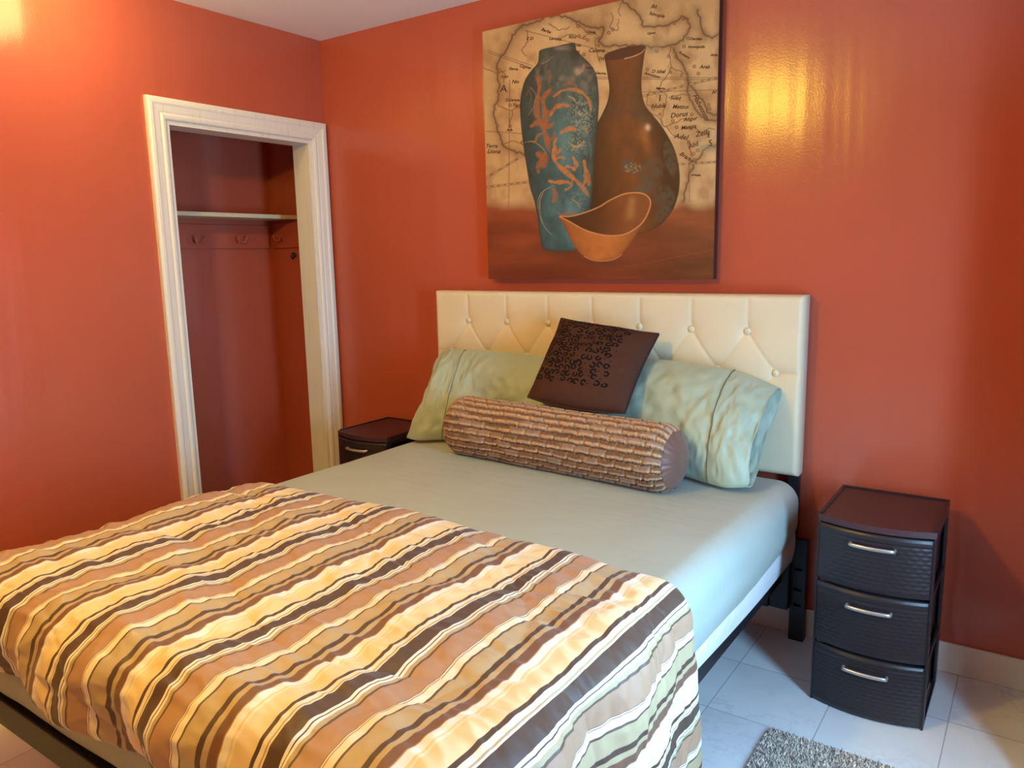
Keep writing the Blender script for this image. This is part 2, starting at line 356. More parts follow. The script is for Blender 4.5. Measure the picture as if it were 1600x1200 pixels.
def headboard():
    X0, X1, Z0, Z1, Y = .733, 2.309, .600, 1.2145, -.078
    nx, nz = 330, 130
    x = np.linspace(X0, X1, nx)[:, None]+np.zeros((1, nz)); z = np.linspace(Z0, Z1, nz)[None, :]+np.zeros((nx, 1))
    p = .2015; r1, r2, r3 = 1.089, .951, .813
    row1 = [(.9125+p*k, r1) for k in range(7)]; row2 = [(.8115+p*k, r2) for k in range(8)]; row3 = [(.9125+p*k, r3) for k in range(7)]
    d = np.zeros_like(x)
    def seg(a, b, amp, wd):
        ax, az = a; bx_, bz = b; L2 = (bx_-ax)**2+(bz-az)**2
        tt = np.clip(((x-ax)*(bx_-ax)+(z-az)*(bz-az))/L2, 0, 1)
        dist = np.hypot(x-ax-tt*(bx_-ax), z-az-tt*(bz-az))
        return amp*np.exp(-dist/wd)
    cre = np.zeros_like(x)
    for bq in row1: cre = np.maximum(cre, seg(bq, (bq[0]+.004, Z1), .0055, .0065))
    for bq in row1:
        for dx in (-p/2, p/2): cre = np.maximum(cre, seg(bq, (bq[0]+dx, r2), .0045, .0060))
    for bq in row3:
        for dx in (-p/2, p/2): cre = np.maximum(cre, seg(bq, (bq[0]+dx, r2), .0045, .006))
        cre = np.maximum(cre, seg(bq, (bq[0], Z0), .005, .006))
    cre = np.maximum(cre, seg(row2[0], (X0, r2), .006, .009)); cre = np.maximum(cre, seg(row2[-1], (X1, r2), .006, .009))
    d += cre
    for bq in row1+row2+row3:
        rr = np.hypot(x-bq[0], z-bq[1]); d += .015*np.exp(-(rr/.030)**1.2)
    ed = np.minimum(np.minimum(x-X0, X1-x), np.minimum(z-Z0, Z1-z)); Rr = .020
    e = np.clip(1-ed/Rr, 0, 1); d = d*sstep(0, .03, ed) + Rr*(1-np.sqrt(np.maximum(0, 1-e*e)))
    d += .0015*fbm(x*9, z*9, 5)
    V = np.stack([x-B.x, Y-.012+d-B.y+np.zeros_like(x), z-B.z], -1).reshape(-1, 3)
    f = grid_faces(nx, nz)
    # sides and back
    ring = [i*nz for i in range(nx)]+[(nx-1)*nz+j for j in range(1, nz)]+[i*nz+nz-1 for i in range(nx-2, -1, -1)]+[j for j in range(nz-2, 0, -1)]
    n0 = len(V); bk = V[ring].copy(); bk[:, 1] = -.012-B.y; V = np.vstack([V, bk]); m = len(ring)
    for k in range(m): f.append((ring[k], n0+k, n0+(k+1) % m, ring[(k+1) % m]))
    f.append([n0+k for k in range(m)])
    f = [tuple(reversed(q)) if len(q) == 4 else q for q in f]
    hb = obj('headboard', V, f, head_m, bed)
    hb.data.polygons[len(hb.data.polygons)-1].use_smooth = False
    for bq in row1+row2:
        lathe('button', [(.0, .0), (.010, .0), (.0128, .003), (.0118, .0065), (.0075, .0095), (.0, .0108)], head_m, hb, n=20,
              loc=(bq[0]-B.x, Y+.003-B.y, bq[1]), axis='y')
    return hb
headboard()

# ------------------------------------------------------------------ draped cloths
def drape(a, b, x0, x1, y0, y1, zt, R, back_free=False):
    cx = np.clip(a, x0+R, x1-R); cy = np.clip(b, y0+R, 9 if back_free else y1-R)
    ox, oy = a-cx, b-cy; L = np.hypot(ox, oy); Ls = np.maximum(L, 1e-9)
    th = np.minimum(L/R, PI/2); h = R*np.sin(th); dz = R*(1-np.cos(th))+np.maximum(0, L-R*PI/2)
    return cx+ox/Ls*h, cy+oy/Ls*h, zt-dz, ox/Ls*np.sin(th), oy/Ls*np.sin(th), np.cos(th)

# mattress with its white cover
mat_ = box('mattress', (.80, 2.295, -1.965, -.105, .298, .585), protector_m, bevel=.045, smooth=True, seg=4)
tag(mat_, 'queen mattress in a white cover, its lower edge showing below the sheet', 'mattress')
# lower ruffled skirt of the white cover is part of the mattress
def skirt():
    n = 260; V = []; rows = 7
    x0, x1, y0, y1, R = .782, 2.316, -1.992, -.10, .06
    per = []
    for t_ in np.linspace(0, 1, n):  # path: back right -> foot right -> foot left -> back left
        L1 = (y1-y0-R); L2 = R*PI/2; L3 = (x1-x0-2*R); tot = 2*L1+2*L2+L3; s = t_*tot
        if s < L1: per.append((x1, y1-s*1.0, 1, 0))
        elif s < L1+L2: a = (s-L1)/R; per.append((x1-R+R*math.cos(a), y0+R-R*math.sin(a), math.cos(a), -math.sin(a)))
        elif s < L1+L2+L3: q = s-L1-L2; per.append((x1-R-q, y0, 0, -1))
        elif s < L1+2*L2+L3: a = (s-L1-L2-L3)/R; per.append((x0+R-R*math.sin(a), y0+R-R*math.cos(a), -math.sin(a), -math.cos(a)))
        else: q = s-L1-2*L2-L3; per.append((x0, y0+R+q, -1, 0))
    per = [q for q in per if q[2] > .99 and q[1] > -1.75]; n = len(per)
    for i, (px, py, nx_, ny_) in enumerate(per):
        s = i*.021
        for j in range(rows):
            k = j/(rows-1)
            bulge = .004*math.sin(k*PI) - .006*k*k + .006*float(vnoise(s*3.1, k*2, 3)) - .004
            z = .42 - k*(.102+.030*float(vnoise(s*1.9, 0, 9)))
            V.append((px+nx_*bulge, py+ny_*bulge, z))
    o = obj('cover_edge', V, grid_faces(n, rows), protector_m, mat_)
    return o
skirt()

def fitted_sheet():
    x0, x1, y0, y1, zt, R = .770, 2.335, -2.005, -.095, .603, .075
    hang = .32
    a = np.concatenate([np.linspace(x0-hang, x0+.1, 40), np.linspace(x0+.1, x1-.1, 110)[1:-1], np.linspace(x1-.1, x1+hang, 46)])
    b = np.concatenate([np.linspace(y0-hang, y0+.1, 40), np.linspace(y0+.1, y1-.1, 120)[1:-1], np.linspace(y1-.1, y1+hang, 40)])
    A_, B_ = np.meshgrid(a, b, indexing='ij')
    X, Y, Z, nx, ny, nz = drape(A_, B_, x0, x1, y0, y1, zt, R)
    hem = .312 + .030*vnoise(X*2.6+9, Y*2.6, 4) + .012*vnoise(X*9, Y*9, 8)
    hem = hem + (.062-.7*(hem-.312))*sstep(2.2, 2.3, X)*sstep(-1.9, -1.2, Y)
    low = np.clip((hem+.10-Z)/.10, 0, 1)
    Z2 = np.maximum(Z, hem)
    w_ = .004*fbm(X*3, Y*3+Z*2, 2) + .0035*vnoise((X+Y)*6, Z*20, 6)*np.clip(1-nz, 0, 1)
    tuck = -.026*low**1.5
    # slight crown
    w_ += nz*.006*(1-((X-1.55)/.8)**2)
    X = X+nx*(w_+tuck); Y = Y+ny*(w_+tuck); Z2 = Z2+nz*w_
    V = np.stack([X, Y, Z2], -1).reshape(-1, 3)
    o = obj('fitted_sheet', V, [q for q in grid_faces(len(a), len(b))], sheet_m)
    return tag(o, 'smooth sage green fitted sheet stretched over the mattress', 'bed sheet')
fitted_sheet()

def comforter():
    x0, x1, y0, zt, R = .745, 2.362, -2.045, .630, .090
    na, nb = 480, 300
    a = np.linspace(x0-.26, x1+.555, na); b = np.linspace(y0-.146, -1.085, nb)
    A_, B_ = np.meshgrid(a, b, indexing='ij')
    tb = (B_-b[0])/(b[-1]-b[0])
    edge = np.interp(A_, [.5, .9, 1.44, 2.03, 2.22, 2.36, 2.7, 3.1], [.0, -.020, .018, -.015, -.040, -.045, .04, .07])
    Bc = B_ + edge*tb**3
    X, Y, Z, nx, ny, nz = drape(A_, Bc, x0, x1, y0, 9, zt, R, True)
    # quilting: gentle puffs between widely spaced wavy stitch lines
    q1 = np.abs(((A_*.9+.16*np.sin(B_*5.1)+.35*B_) % .42)/.42-.5)*2
    q2 = np.abs(((B_*1.0+.12*np.sin(A_*4.3)+.1) % .40)/.40-.5)*2
    stitch = np.minimum(1-q1, 1-q2)
    puff = .010*np.sqrt(np.clip(stitch, 0, 1)*2.6) - .010
    wr = .009*fbm(A_*3.2+B_*1.5, B_*4.5, 11, 2) + .008*fbm(A_*3.0, B_*11+A_*3, 21, 2)
    ridged = (1-np.abs(2.4*fbm(A_*5+B_*2, B_*9, 31, 2)))*.006 + (1-np.abs(2.4*fbm(A_*9-B_*6, B_*17, 35, 2)))*.0045
    fine = .0045*fbm(A_*16, B_*30, 41, 2) + .003*(1-np.abs(2.6*fbm(A_*14+B_*10, B_*26, 47, 2)))
    h = puff+wr+ridged+fine
    hang = 1-nz
    h += hang*(.012*np.sin(B_*17+3*vnoise(A_*2, B_*2, 5)) + .010*np.sin(A_*15+2*vnoise(A_*2, B_*3, 6))*np.abs(ny))
    h = h*(.35+.65*sstep(0, .16, b[-1]-B_))
    # puffy rolled back edge
    eb = (b[-1]-B_); h -= .020*np.exp(-(eb/.018))
    ef = (B_-b[0]); h -= .010*np.exp(-(ef/.02))
    X = X+nx*h; Y = Y+ny*h; Z = np.maximum(Z+nz*h, .02)
    V = np.stack([X, Y, Z], -1).reshape(-1, 3)
    per = .3125
    U = ((A_-1.073)/per).reshape(-1)
    o = obj('comforter', V, grid_faces(na, nb), comf, uv=np.stack([U, B_.reshape(-1)], -1))
    md = o.modifiers.new('thickness', 'SOLIDIFY'); md.thickness = .012; md.offset = -1
    return tag(o, 'striped comforter in brown, copper, cream and gold spread over the foot of the bed', 'comforter')
comforter()

# ------------------------------------------------------------------ pillows
def pillow(name, label, stations, cuff_n, seedn, bow=.03, back=.03):
    """stations along the width: (bottom point, top point, half thickness); the last cuff_n are the open hem"""
    n = 96; root_loc = Vector(stations[0][0])
    st_ = [(np.array(b_, float), np.array(t_, float), th) for b_, t_, th in stations]
    P = np.array([np.concatenate([b_, t_, [th]]) for b_, t_, th in st_])
    k = len(P); tt = np.linspace(0, k-1, (k-1)*16+1)
    def cr(i0, f):
        g = lambda i: P[min(max(i, 0), k-1)]
        p0, p1, p2, p3 = g(i0-1), g(i0), g(i0+1), g(i0+2)
        return .5*((2*p1)+(-p0+p2)*f+(2*p0-5*p1+4*p2-p3)*f*f+(-p0+3*p1-3*p2+p3)*f**3)
    S_ = np.array([cr(min(int(t_), k-2), t_-min(int(t_), k-2)) for t_ in tt])
    out = np.zeros((len(S_), n, 3))
    for i, s in enumerate(S_):
        b_, t_, th = s[:3], s[3:6], max(s[6], .004)
        c = (b_+t_)/2; up = t_-b_; hh = np.linalg.norm(up)/2; up = up/(2*hh)
        i2 = min(i+1, len(S_)-1); i1 = max(i-1, 0)
        al = (S_[i2][:3]+S_[i2][3:6]-S_[i1][:3]-S_[i1][3:6]); al /= np.linalg.norm(al)
        nr = np.cross(al, up); nr /= np.linalg.norm(nr)
        ang = np.linspace(0, 2*PI, n, endpoint=False)
        u = np.cos(ang)*hh; sn = np.sin(ang)
        tn = th*np.sign(sn)*np.abs(sn)**1.25
        sN = tt[i]
        cu, asn = np.cos(ang), np.abs(sn)
        wr = .016*fbm(cu*1.8+sN*.7, sN*1.3+sn*1.2, seedn, 3)*asn + .007*(1-np.abs(2.6*fbm(sN*1.5+cu*1.6, sN*.9-cu*2.4+sn, seedn+3, 2)))*asn + .004*(1-np.abs(2.6*fbm(sN*3.4-cu*3, cu*3.5+sN*1.8, seedn+9, 2)))*asn
        we = sstep(k-1-cuff_n-.6, k-1, sN)
        q = c[None]+up[None]*u[:, None]+nr[None]*(tn+wr*np.sign(sn))[:, None]
        q = q + al[None]*(we*(-bow*(1-cu**2)+.012*vnoise(cu*3, sn*2, seedn+5) + back*np.where(nr[1]*sn > 0, asn, 0)))[:, None]
        out[i] = q
    m = len(S_); mc = (k-1-cuff_n)*16
    root = empty(name, root_loc)
    V = out[:mc+1].reshape(-1, 3)-np.array(root_loc); V = np.maximum(V, [-9, -9, .606-root_loc.z])
    f = grid_faces(mc+1, n, cv=True); f.append(list(range(n))[::-1])
    f = [tuple(reversed(q)) for q in f]
    obj('pillow_body', V, f, case_m, root)
    C_ = out[mc:].reshape(-1, 3)-np.array(root_loc); C_ = np.maximum(C_, [-9, -9, .606-root_loc.z])
    f = [tuple(reversed(q)) for q in grid_faces(m-mc, n, cv=True)]
    cuff = obj('hem', C_, f, case_m, root)
    md = cuff.modifiers.new('t', 'SOLIDIFY'); md.thickness = .004; md.offset = -1
    # stitched seam line where body and hem meet (a raised thread lying on the front)
    ring = out[mc]-np.array(root_loc); cen = ring.mean(0)
    pts = [Vector(p+(p-cen)/np.linalg.norm(p-cen)*.0012) for p in ring]
    tube('seam', pts+[pts[0]], .0011, seam_m, root, n=5)
    return tag(root, label, 'pillow')
pillow('pillow', 'sage green pillow with open hem at the right end of the headboard',
       [((1.505, -.27, .65), (1.50, -.17, .92), .035), ((1.54, -.275, .63), (1.545, -.16, .96), .060), ((1.66, -.28, .625), (1.67, -.16, .975), .068),
        ((1.84, -.29, .622), (1.84, -.16, .985), .076), ((2.00, -.325, .620), (2.00, -.160, .975), .078), ((2.10, -.365, .620), (2.105, -.145, .962), .068),
        ((2.17, -.385, .622), (2.18, -.135, .938), .062), ((2.232, -.362, .628), (2.246, -.118, .908), .055)], 2, 50, .030, .045)
pillow('pillow', 'sage green pillow at the left end of the headboard, half behind the fur bolster',
       [((1.500, -.27, .65), (1.495, -.17, .92), .035), ((1.46, -.275, .63), (1.455, -.16, .955), .060), ((1.36, -.28, .625), (1.38, -.160, .965), .070),
        ((1.20, -.26, .622), (1.20, -.155, .972), .070), ((1.06, -.275, .620), (1.05, -.155, .972), .066), ((.96, -.335, .620), (.95, -.150, .970), .060),
        ((.88, -.395, .620), (.880, -.148, .968), .050), ((.815, -.395, .622), (.820, -.142, .960), .040)], 2, 90, .045, .01)

# ------------------------------------------------------------------ square leopard-print cushion
def cushion():
    TL, TR, BR_, BL = [np.array(p) for p in ((1.438, -.178, 1.122), (1.836, -.168, 1.078), (1.822, -.405, .833), (1.430, -.405, .853))]
    n = 260; u = np.linspace(0, 1, n); Ug, Vg = np.meshgrid(u, u, indexing='ij')
    # pinch the sides inwards so the corners read as ears
    pin = .022
    Uc = Ug + (0.5-Ug)*2*pin*np.sin(PI*Vg)**1.0*np.abs(2*Ug-1)**1.2; Vc = Vg + (0.5-Vg)*2*pin*np.sin(PI*Ug)*np.abs(2*Vg-1)**1.2
    Vc = Vc - .075*np.sin(PI*Ug)*(1-Vg)**2
    P = (BL*(1-Uc)[..., None]*(1-Vc)[..., None] + BR_*Uc[..., None]*(1-Vc)[..., None] + TL*(1-Uc)[..., None]*Vc[..., None] + TR*Uc[..., None]*Vc[..., None])
    nr = np.cross(TR-BL, TL-BR_); nr /= np.linalg.norm(nr)
    if nr[1] > 0: nr = -nr
    e = np.clip(np.sin(PI*Ug), 0, 1)*np.clip(np.sin(PI*Vg), 0, 1)
    th = .072*e**.36 - .006*(1-e)**8
    wr = .014*fbm(Ug*4, Vg*4, 70, 3)*e**.3 + .004*fbm(Ug*14, Vg*14, 77, 2)*e**.3
    front = P+nr*(th+wr)[..., None]; back = P-nr*(th*.45)[..., None]
    base = np.array([.070, .027, .017]); dark = np.array([.006, .003, .003])
    # broken rings and dots of the flocked print
    cmask = np.zeros_like(Ug); rnd = random.Random(5)
    ou = .030
    for i in range(12):
        for j in range(12):
            cu = .040+(i+.5*(j % 2)+rnd.uniform(-.20, .20))*.066; cv = .215+(j+rnd.uniform(-.18, .18))*.064
            if not(.03 < cu < .785 and .20 < cv < .93): continue
            if rnd.random() < .12: rr_ = .006; ring = np.hypot(Ug-cu, Vg-cv) < rr_
            else:
                a1 = rnd.uniform(.019, .024); a2 = rnd.uniform(.018, .023); ph = rnd.uniform(0, 6.28)
                d = np.hypot((Ug-cu)/a1, (Vg-cv)/a2); an = np.arctan2(Vg-cv, Ug-cu)
                ring = (np.abs(d-1) < .40) & (np.cos(an-ph) < rnd.uniform(.80, .99))
            cmask = np.maximum(cmask, ring.astype(float))
    c = base*(1-cmask)[..., None]+dark*cmask[..., None]
    front = front - nr*(-.0008*cmask)[..., None]
    V = np.vstack([front.reshape(-1, 3), back.reshape(-1, 3)]); cc = np.vstack([c.reshape(-1, 3), np.tile(base, (n*n, 1))])
    f = grid_faces(n, n); f2 = [tuple(reversed([i+n*n for i in q])) for q in f]
    ring = [i*n for i in range(n)]+[(n-1)*n+j for j in range(1, n)]+[i*n+n-1 for i in range(n-2, -1, -1)]+[j for j in range(n-2, 0, -1)]
    m = len(ring); side = [(ring[k], ring[k]+n*n, ring[(k+1) % m]+n*n, ring[(k+1) % m]) for k in range(m)]
    o = obj('cushion', V, f+f2+side, cushion_m, color=cc)
    tag(o, 'dark brown square cushion with black leopard rings leaning behind the bolster', 'cushion')
    pts = [Vector(front[i // n, i % n]*.5+back[i // n, i % n]*.5) for i in ring[::3]]
    tube('piping', pts+[pts[0]], .0035, NT('dark_piping', .5, (.022, .010, .012)), o, n=6)
cushion()

# ------------------------------------------------------------------ faux fur bolster
def bolster():
    Lc, Rc, r = np.array([1.105, -.395, .607]), np.array([2.030, -.470, .607]), .106
    ax = (Rc-Lc); Ln = np.linalg.norm(ax); ax /= Ln
    side = np.cross(ax, [0, 0, 1]); side /= np.linalg.norm(side)   # towards the camera side
    na, nc = 420, 300
    s = np.linspace(0, 1, na)[:, None]+np.zeros((1, nc)); ph = np.linspace(0, 2*PI, nc, endpoint=False)[None]+np.zeros((na, 1))
    wob = .10*fbm(s*6, ph*1.0, 5, 2)
    rows = 24; rowf = ph/(2*PI)*rows + wob*1.6 + .08*np.abs(((s*15*2) % 2)-1) + .16*vnoise(s*420, ph*46, 61); row = np.floor(rowf); fr = rowf-row
    cols = 15; colf = s*cols + .05*vnoise(s*200, ph*120, 63) + .5*(row % 2) + .18*vnoise(row*3.1, s*4, 9); fc = colf-np.floor(colf)
    bu = np.clip(np.minimum(fc, 1-fc)/.12, 0, 1); bv = np.clip(np.minimum(fr, 1-fr)/.22, 0, 1)
    hgt = (.45+.55*sstep(0, 1, bu))*sstep(0, 1, bv)
    tan, brn, drk, rose = [np.array(q) for q in ((.56, .35, .20), (.20, .088, .038), (.030, .014, .014), (.36, .25, .19))]
    cell = np.floor(colf)*7.3+row*3.7; rv = vnoise(cell*1.37, row*5.1, 3)+.5
    mixb = sstep(.42, .56, fr+.12*(rv-.5))*sstep(.97, .84, fr)*sstep(.0, .06, np.minimum(fc, 1-fc))
    flip = (rv > .62)
    c = tan*(1-mixb)[..., None]+brn*mixb[..., None]
    c = np.where(flip[..., None], c*.55+rose*.45, c)
    c = c*(.8+.4*rv)[..., None]
    g = (1-sstep(0, .16, np.minimum(fr, 1-fr)))*sstep(.0, .2, np.minimum(fc, 1-fc)+.12)
    c = c*(1-.92*g)[..., None]+drk*(.92*g)[..., None]
    c = c*(1+.5*vnoise(s*300, ph*60, 4))[..., None]
    e = np.minimum(s, 1-s)*Ln
    rr = r*(1-.16*np.clip(1-e/.05, 0, 1)**2)*(1+.05*fbm(s*5, ph*.8, 8, 2)) + .010*hgt - .004 + .006*(1-s)
    rr = rr - .006*np.exp(-((s-.27)/.05)**2)*np.cos(ph)**2
    # circle resting on the sheet, flattened below
    cz = r+0.0
    up = np.sin(ph)*rr; sd = np.cos(ph)*rr; up = np.maximum(up, -r+.004)
    P = Lc+ax*(s*Ln)[..., None]+np.array([0, 0, 1])*(cz+up)[..., None]+side*sd[..., None]
    root = empty('bolster_cushion', tuple(Lc)); tag(root, 'long round bolster in tan and brown chiselled faux fur with satin ends', 'bolster')
    V = P.reshape(-1, 3)-Lc
    f = [tuple(reversed(q)) for q in grid_faces(na, nc, cv=True)]
    obj('fur_cover', V, f, fur_m, root, color=c.reshape(-1, 3))
    for s_, dirn in ((0, -1), (na-1, 1)):
        rim = P[s_]; cen = rim.mean(0); m = 18; W = []; rad0 = np.linalg.norm(rim-cen, axis=1); sm = rad0.mean()*.97
        for k in range(m):
            q = k/(m-1)                         # 0 rim -> 1 centre
            rad = 1-q; dome = .030*(1-rad**2.6)
            for j in range(0, nc, 3):
                gather = .0014*math.sin(j*PI*2/nc*40)*rad**9
                k_ = rad**14; W.append(cen+(rim[j]-cen)*rad*(k_+(1-k_)*min(1.0, sm/rad0[j]))+ax*dirn*(dome+gather)-Lc)
        nn = len(range(0, nc, 3)); ff = grid_faces(m, nn, cv=True)
        if dirn < 0: ff = [tuple(reversed(q)) for q in ff]
        ff = [tuple(reversed(q)) for q in ff]
        e_ = obj('end_cap', W, ff, satin_m, root); e_['label'] = 'smooth mauve brown satin end'
bolster()

# ------------------------------------------------------------------ drawer towers
def tower(loc, rz, label):
    W_, D_, Hh = .309, .325, .596
    root = empty('drawer_tower', loc, rz); tag(root, label, 'drawer unit', 'plastic drawer towers beside the bed')
    bow = lambda x: -.034*(1-((x-W_/2)/(W_/2))**2)
    def slab(name, z0, z1, y0off, y1, inset, mat, par=root, rim=None):
        n = 24; xs = np.linspace(inset, W_-inset, n); V = []; 
        for z in (z0, z1):
            for x in xs: V.append((x, bow(x)+y0off, z))
            for x in xs: V.append((x, y1, z))
        f = []
        for j in range(n-1):
            f.append((j, j+1, 2*n+j+1, 2*n+j)); f.append((n+j+1, n+j, 3*n+j, 3*n+j+1))
            f.append((2*n+j, 2*n+j+1, 3*n+j+1, 3*n+j)); f.append((j+1, j, n+j, n+j+1))
        f.append((0, 2*n, 3*n, n)); f.append((n-1, 2*n-1, 4*n-1, 3*n-1))
        return obj(name, V, f, mat, par, smooth=False)
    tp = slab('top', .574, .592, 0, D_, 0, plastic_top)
    bm = bmesh.new()   # raised lip round the top
    for q in ((.0, W_, D_-.012, D_, .592, .596), (.0, .010, .012, D_-.012, .592, .596), (W_-.010, W_, .012, D_-.012, .592, .596)): bx(bm, *q)
    bm_obj('top_lip', bm, plastic, tp)
    # frame: back panel, corner posts with waisted outline, rails beside each drawer
    boxes = [(.004, W_-.004, D_-.006, D_, 0, .574)]
    for x0, x1 in ((.0, .006), (W_-.006, W_)):
        boxes += [(x0, x1, D_-.05, D_-.006, 0, .574), (x0, x1, .0, .028, 0, .574)]
        for z in (0, .190, .386, .560): boxes.append((x0, x1, .028, D_-.05, z, z+.014))
    box('frame', boxes, plastic, root)
    zs = [(.006, .190), (.199, .386), (.394, .568)]
    for z0, z1 in zs:
        nx, nz = 130, 80
        x = np.linspace(.003, W_-.003, nx)[:, None]+np.zeros((1, nz)); z = np.linspace(z0, z1, nz)[None]+np.zeros((nx, 1))
        h = z-z0; fw = (h < (z1-z0)*.86)
        r_ = h/.0125; row = np.floor(r_); fr = r_-row; cx_ = x/.026+.5*(row % 2); fc = cx_-np.floor(cx_)
        weave = (np.sin(PI*fr)**.5*.35+.65*np.sin(PI*fr)**.8*np.sin(PI*fc)**1.5)*.0010*fw
        ins = np.where(fw & (x > .014) & (x < W_-.014) & (h > .010), -.0015, 0)
        y = bow(x)-.001-weave-ins*0 + (.004*sstep((z1-z0)*.95, (z1-z0), h)) + .004*sstep(.012, .0, h) - .002*sstep((z1-z0)*.87, (z1-z0)*.90, h)
        ex = np.minimum(x, W_-x); y = y+.006*np.clip(1-(ex-.003)/.006, 0, 1)**2
        V = np.stack([x, y, z], -1).reshape(-1, 3); f = grid_faces(nx, nz)
        ring = [i*nz for i in range(nx)]+[(nx-1)*nz+j for j in range(1, nz)]+[i*nz+nz-1 for i in range(nx-2, -1, -1)]+[j for j in range(nz-2, 0, -1)]
        n0 = len(V); bk = V[ring].copy(); bk[:, 1] = np.where(bk[:, 1] < .02, .006, bk[:, 1]); V = np.vstack([V, bk]); m = len(ring)
        for k in range(m): f.append((ring[k], n0+k, n0+(k+1) % m, ring[(k+1) % m]))
        dr = obj('drawer', V, f, plastic, root)
        # tray behind the front
        bm = bmesh.new(); a, b = .014, W_-.014; zz = z0+.008; zt = z1-.045
        for q in ((a, b, .006, D_-.02, zz, zz+.003), (a, a+.003, .006, D_-.02, zz, zt), (b-.003, b, .006, D_-.02, zz, zt), (a, b, D_-.023, D_-.02, zz, zt)): bx(bm, *q)
        bm_obj('drawer_tray', bm, plastic, dr)
        # arched metal handle
        hz = (z0+z1)/2+.050; xs = np.linspace(-.058, .058, 17)
        pts = [(W_/2+x_, -.034-.006-.011*(1-(x_/.070)**2), hz) for x_ in xs]
        pts = [(W_/2-.058, -.028, hz)]+pts+[(W_/2+.058, -.028, hz)]
        hd = tube('handle', pts, [.004]+[.0048]*17+[.004], steel, dr, n=8, sq=1.25)
        hd['label'] = 'brushed silver bar handle'
    # four small feet
    for x in (.02, W_-.045):
        for y in (.02, D_-.045): box('foot', (x, x+.025, y, y+.025, .0, .006), plastic, root)
    return root
tower((2.4535, -.400, 0), 0, 'dark three drawer wicker-look tower with silver handles, right of the bed')
tower((.352, -.350, 0), -.01, 'dark wicker-look drawer tower in the corner, left of the bed')

# ------------------------------------------------------------------ rug
rug_m = NT('grey_shag_pile', .95); rug_m.b.inputs['Sheen Weight'].default_value = .3
at = rug_m.n('ShaderNodeVertexColor', layer_name='Col'); rug_m.col(at.outputs[0])
def rug():
    X0, X1, Y0, Y1 = 2.398, 3.05, -1.85, -.632
    V = []; Fs = []; Cc = []
    rs = np.random.RandomState(3)
    # backing with rounded corners
    def rc(inset):
        pts = []; R = .02
        for cx, cy, a0 in ((X1-R, Y1-R, 0), (X0+R, Y1-R, 90), (X0+R, Y0+R, 180), (X1-R, Y0+R, 270)):
            for k in range(5):
                a = math.radians(a0+k*22.5); pts.append((cx+(R-inset)*math.cos(a), cy+(R-inset)*math.sin(a)))
        return pts
    p = rc(0); n = len(p)
    V += [(x, y, .001) for x, y in p]+[(x, y, .010) for x, y in p]; Cc += [(.16, .145, .14)]*(2*n)
    for k in range(n): Fs.append((k, (k+1) % n, n+(k+1) % n, n+k))
    Fs.append(list(range(n, 2*n)))
    sp_ = .0046; xs = np.arange(X0+.004, X1-.003, sp_); ys = np.arange(Y0+.004, Y1-.003, sp_)
    for x in xs:
        for y in ys:
            if min(x-X0, X1-x)+min(y-Y0, Y1-y) < .012: continue
            px, py = x+rs.uniform(-.0025, .0025), y+rs.uniform(-.0025, .0025)
            a = rs.uniform(0, 6.28); r = rs.uniform(.0022, .0034); h = rs.uniform(.014, .021)
            dx, dy = rs.uniform(-.005, .005, 2)
            i = len(V); g = rs.choice([.22, .42, .62, .78, .86]); g *= rs.uniform(.85, 1.1)
            col = (g*1.14, g*.96, g*.80)
            for k in range(3): V.append((px+r*math.cos(a+k*2.094), py+r*math.sin(a+k*2.094), .009))
            V.append((px+dx, py+dy, h)); Cc += [tuple(q*.9 for q in col)]*3+[col]
            Fs += [(i, i+1, i+3), (i+1, i+2, i+3), (i+2, i, i+3)]
    o = obj('rug', V, Fs, rug_m, smooth=False, color=np.array(Cc))
    return tag(o, 'mottled grey shag rug on the tiled floor in front of the drawer tower', 'rug')
rug()

